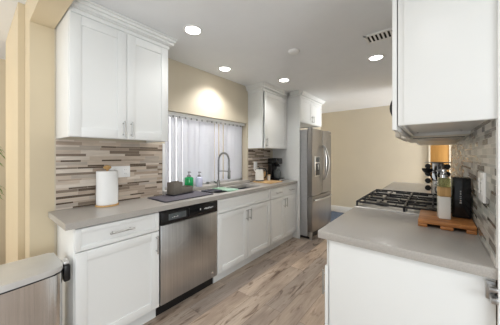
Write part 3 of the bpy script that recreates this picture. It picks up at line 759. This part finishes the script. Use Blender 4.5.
for k in range(4):
    z = Z+.2945-k*.0725
    jar(cx-.073, cy, z, f'black-capped spice jar on the left side of the rack, {row[k]} row')
    jar(cx+.073, cy, z, f'black-capped spice jar on the right side of the rack, {row[k]} row')
# utensil crock and utensils
ux, uy = 2.19, 2.795
t = thing('utensil_crock', 'steel utensil crock at the wall beyond the range', 'crock', (ux, uy, Z))
MB().lathe([(0, 0), (.050, 0), (.052, .004), (.052, .165), (.048, .165), (.048, .008), (0, .008)], n=30).build('pot', M['chrome'], t)
def utensil(name, label, dx, dy, kind):
    t = thing(name, label, 'utensil', (ux-dx*.35, uy-dy*.35, Z+.012), 'black utensils in the steel crock')
    top = Vector((dx*1.25, dy*1.25, .225))
    MB().tube([(0, 0, 0), top*.6, top], [.005, .006, .007], 8).build('handle', M['black'], t)
    if kind == 'spoon':
        b = MB(); b.lathe([(0, -.008), (.026, -.005), (.036, .005), (.031, .013), (0, .008)], (0, 0, 0), 'x', 18, 1, 1.35); o = b.build('bowl', M['black'], t)
    elif kind == 'turner':
        b = MB(); b.prism([(-.036, -.03), (.036, -.03), (.044, .06), (-.044, .06)], 'x', -.003, .003, .001); o = b.build('blade', M['black'], t)
    else:
        b = MB(); b.lathe([(0, -.034), (.026, -.026), (.042, -.004), (.044, .014), (.040, .014), (.034, 0), (0, -.024)], (0, 0, 0), 'z', 20); o = b.build('cup', M['black'], t)
    o.location = top+Vector((dx*.12, dy*.12, .028))
utensil('ladle', 'black ladle leaning furthest left in the utensil crock', -.085, -.035, 'ladle')
utensil('serving_spoon', 'black serving spoon upright in the middle of the utensil crock', -.03, -.04, 'spoon')
utensil('turner', 'black slotted turner standing at the back of the utensil crock', .0, .045, 'turner')
utensil('spatula', 'black spatula leaning right towards the wall in the utensil crock', .035, -.01, 'turner')

# ------------------------------------------------------------------ floor things
tag(MB().prism(rrect(.30, 1.55, 4.45, 5.33, .03), 'z', .0005, .012).build('rug', M['rug']), 'blue grey rug on the floor by the back wall', 'rug')
# trash can
t = thing('trash_can', 'stainless rectangular trash can with a grey lid in the left foreground', 'trash can', (.29, .08, 0))
def canpoly(o=0):
    x0, x1, y0, y1 = -.095-o, .203+o, -.34-o, .262+o; r = .05; P = []
    for cx, cy, a0 in ((x1-r, y1-r, 0), (x0+.02, y1-.02, 90), (x0+.02, y0+.02, 180), (x1-r, y0+r, 270)):
        rr = r if a0 in (0, 270) else .02
        for k in range(7):
            a = math.radians(a0+90*k/6); P.append((cx+rr*math.cos(a), cy+rr*math.sin(a)))
        if a0 == 270: pass
    # bowed front between the two front corners
    a, c = P[-1], P[0]; n = 8
    for k in range(1, n):
        f = k/n; P.append((a[0]+.022*math.sin(PI*f), a[1]+(c[1]-a[1])*f))
    return P
MB().prism(canpoly(), 'z', .03, .640, .003).build('body', M['canbody'], t)
MB().prism(canpoly(-.012), 'z', .0, .029).build('base', M['black'], t)
MB().prism(canpoly(-.006), 'z', .6405, .648).build('rim', M['black'], t)
b = MB(); b.prism(canpoly(.003), 'z', .6485, .682, .010); b.build('lid', M['lidgrey'], t)
hb = MB().box(.09, .165, .268, .302, .565, .665, .010).build('hinge_housing', M['black'], t)
MB().box(.085, .155, .268, .298, .666, .684, .006).build('hinge_cap', M['lidgrey'], hb)
MB().box(.225, .28, -.10, .04, .012, .028, .004).build('pedal', M['canbody'], t)
# palm in the side room
t = thing('potted_palm', 'green palm whose leaf tips show at the left edge, in the side room', 'plant', (-1.42, -.06, 0))
MB().lathe([(0, 0), (.11, 0), (.15, .26), (.155, .28), (.14, .28), (.13, .25), (0, .25)], n=28).build('pot', M['pot'], t)
rnd = random.Random(8)
for k in range(11):
    a = rnd.uniform(-PI, PI) if k > 4 else [1.35, 1.6, 1.15, 1.75, 1.45][k]
    L = rnd.uniform(.22, .34) if k > 4 else [.24, .23, .26, .22, .25][k]
    h = rnd.uniform(.8, 1.5) if k > 4 else [1.45, 1.30, 1.02, .92, 1.38][k]
    pts = []
    for i in range(11):
        f = i/10; rr = L*f**1.6; z = .24+(h-.24)*math.sin(f*PI*.58)/math.sin(PI*.5)
        pts.append(Vector((rr*math.cos(a), rr*math.sin(a), z)))
    b = MB(); b.tube(pts, [.006*(1-.07*i) for i in range(11)], 5)
    for i in range(4, 11):
        p = pts[i]; d = (pts[min(i+1, 10)]-pts[i-1]).normalized(); sd = d.cross(Vector((0, 0, 1))).normalized()
        for sg in (-1, 1):
            tip = p+d*.07+sd*sg*.13*(1.1-.06*i)+Vector((0, 0, -.03)); wv = d*.009
            b.quad(p-wv, p+wv, (p+tip)/2+wv*1.1+Vector((0, 0, .01)), (p+tip)/2-wv*1.1+Vector((0, 0, .01))); b.bm.faces.new([b.bm.verts.new((p+tip)/2-wv*1.1+Vector((0, 0, .01))), b.bm.verts.new((p+tip)/2+wv*1.1+Vector((0, 0, .01))), b.bm.verts.new(tip)])
    b.build('frond', M['leaf'], t)
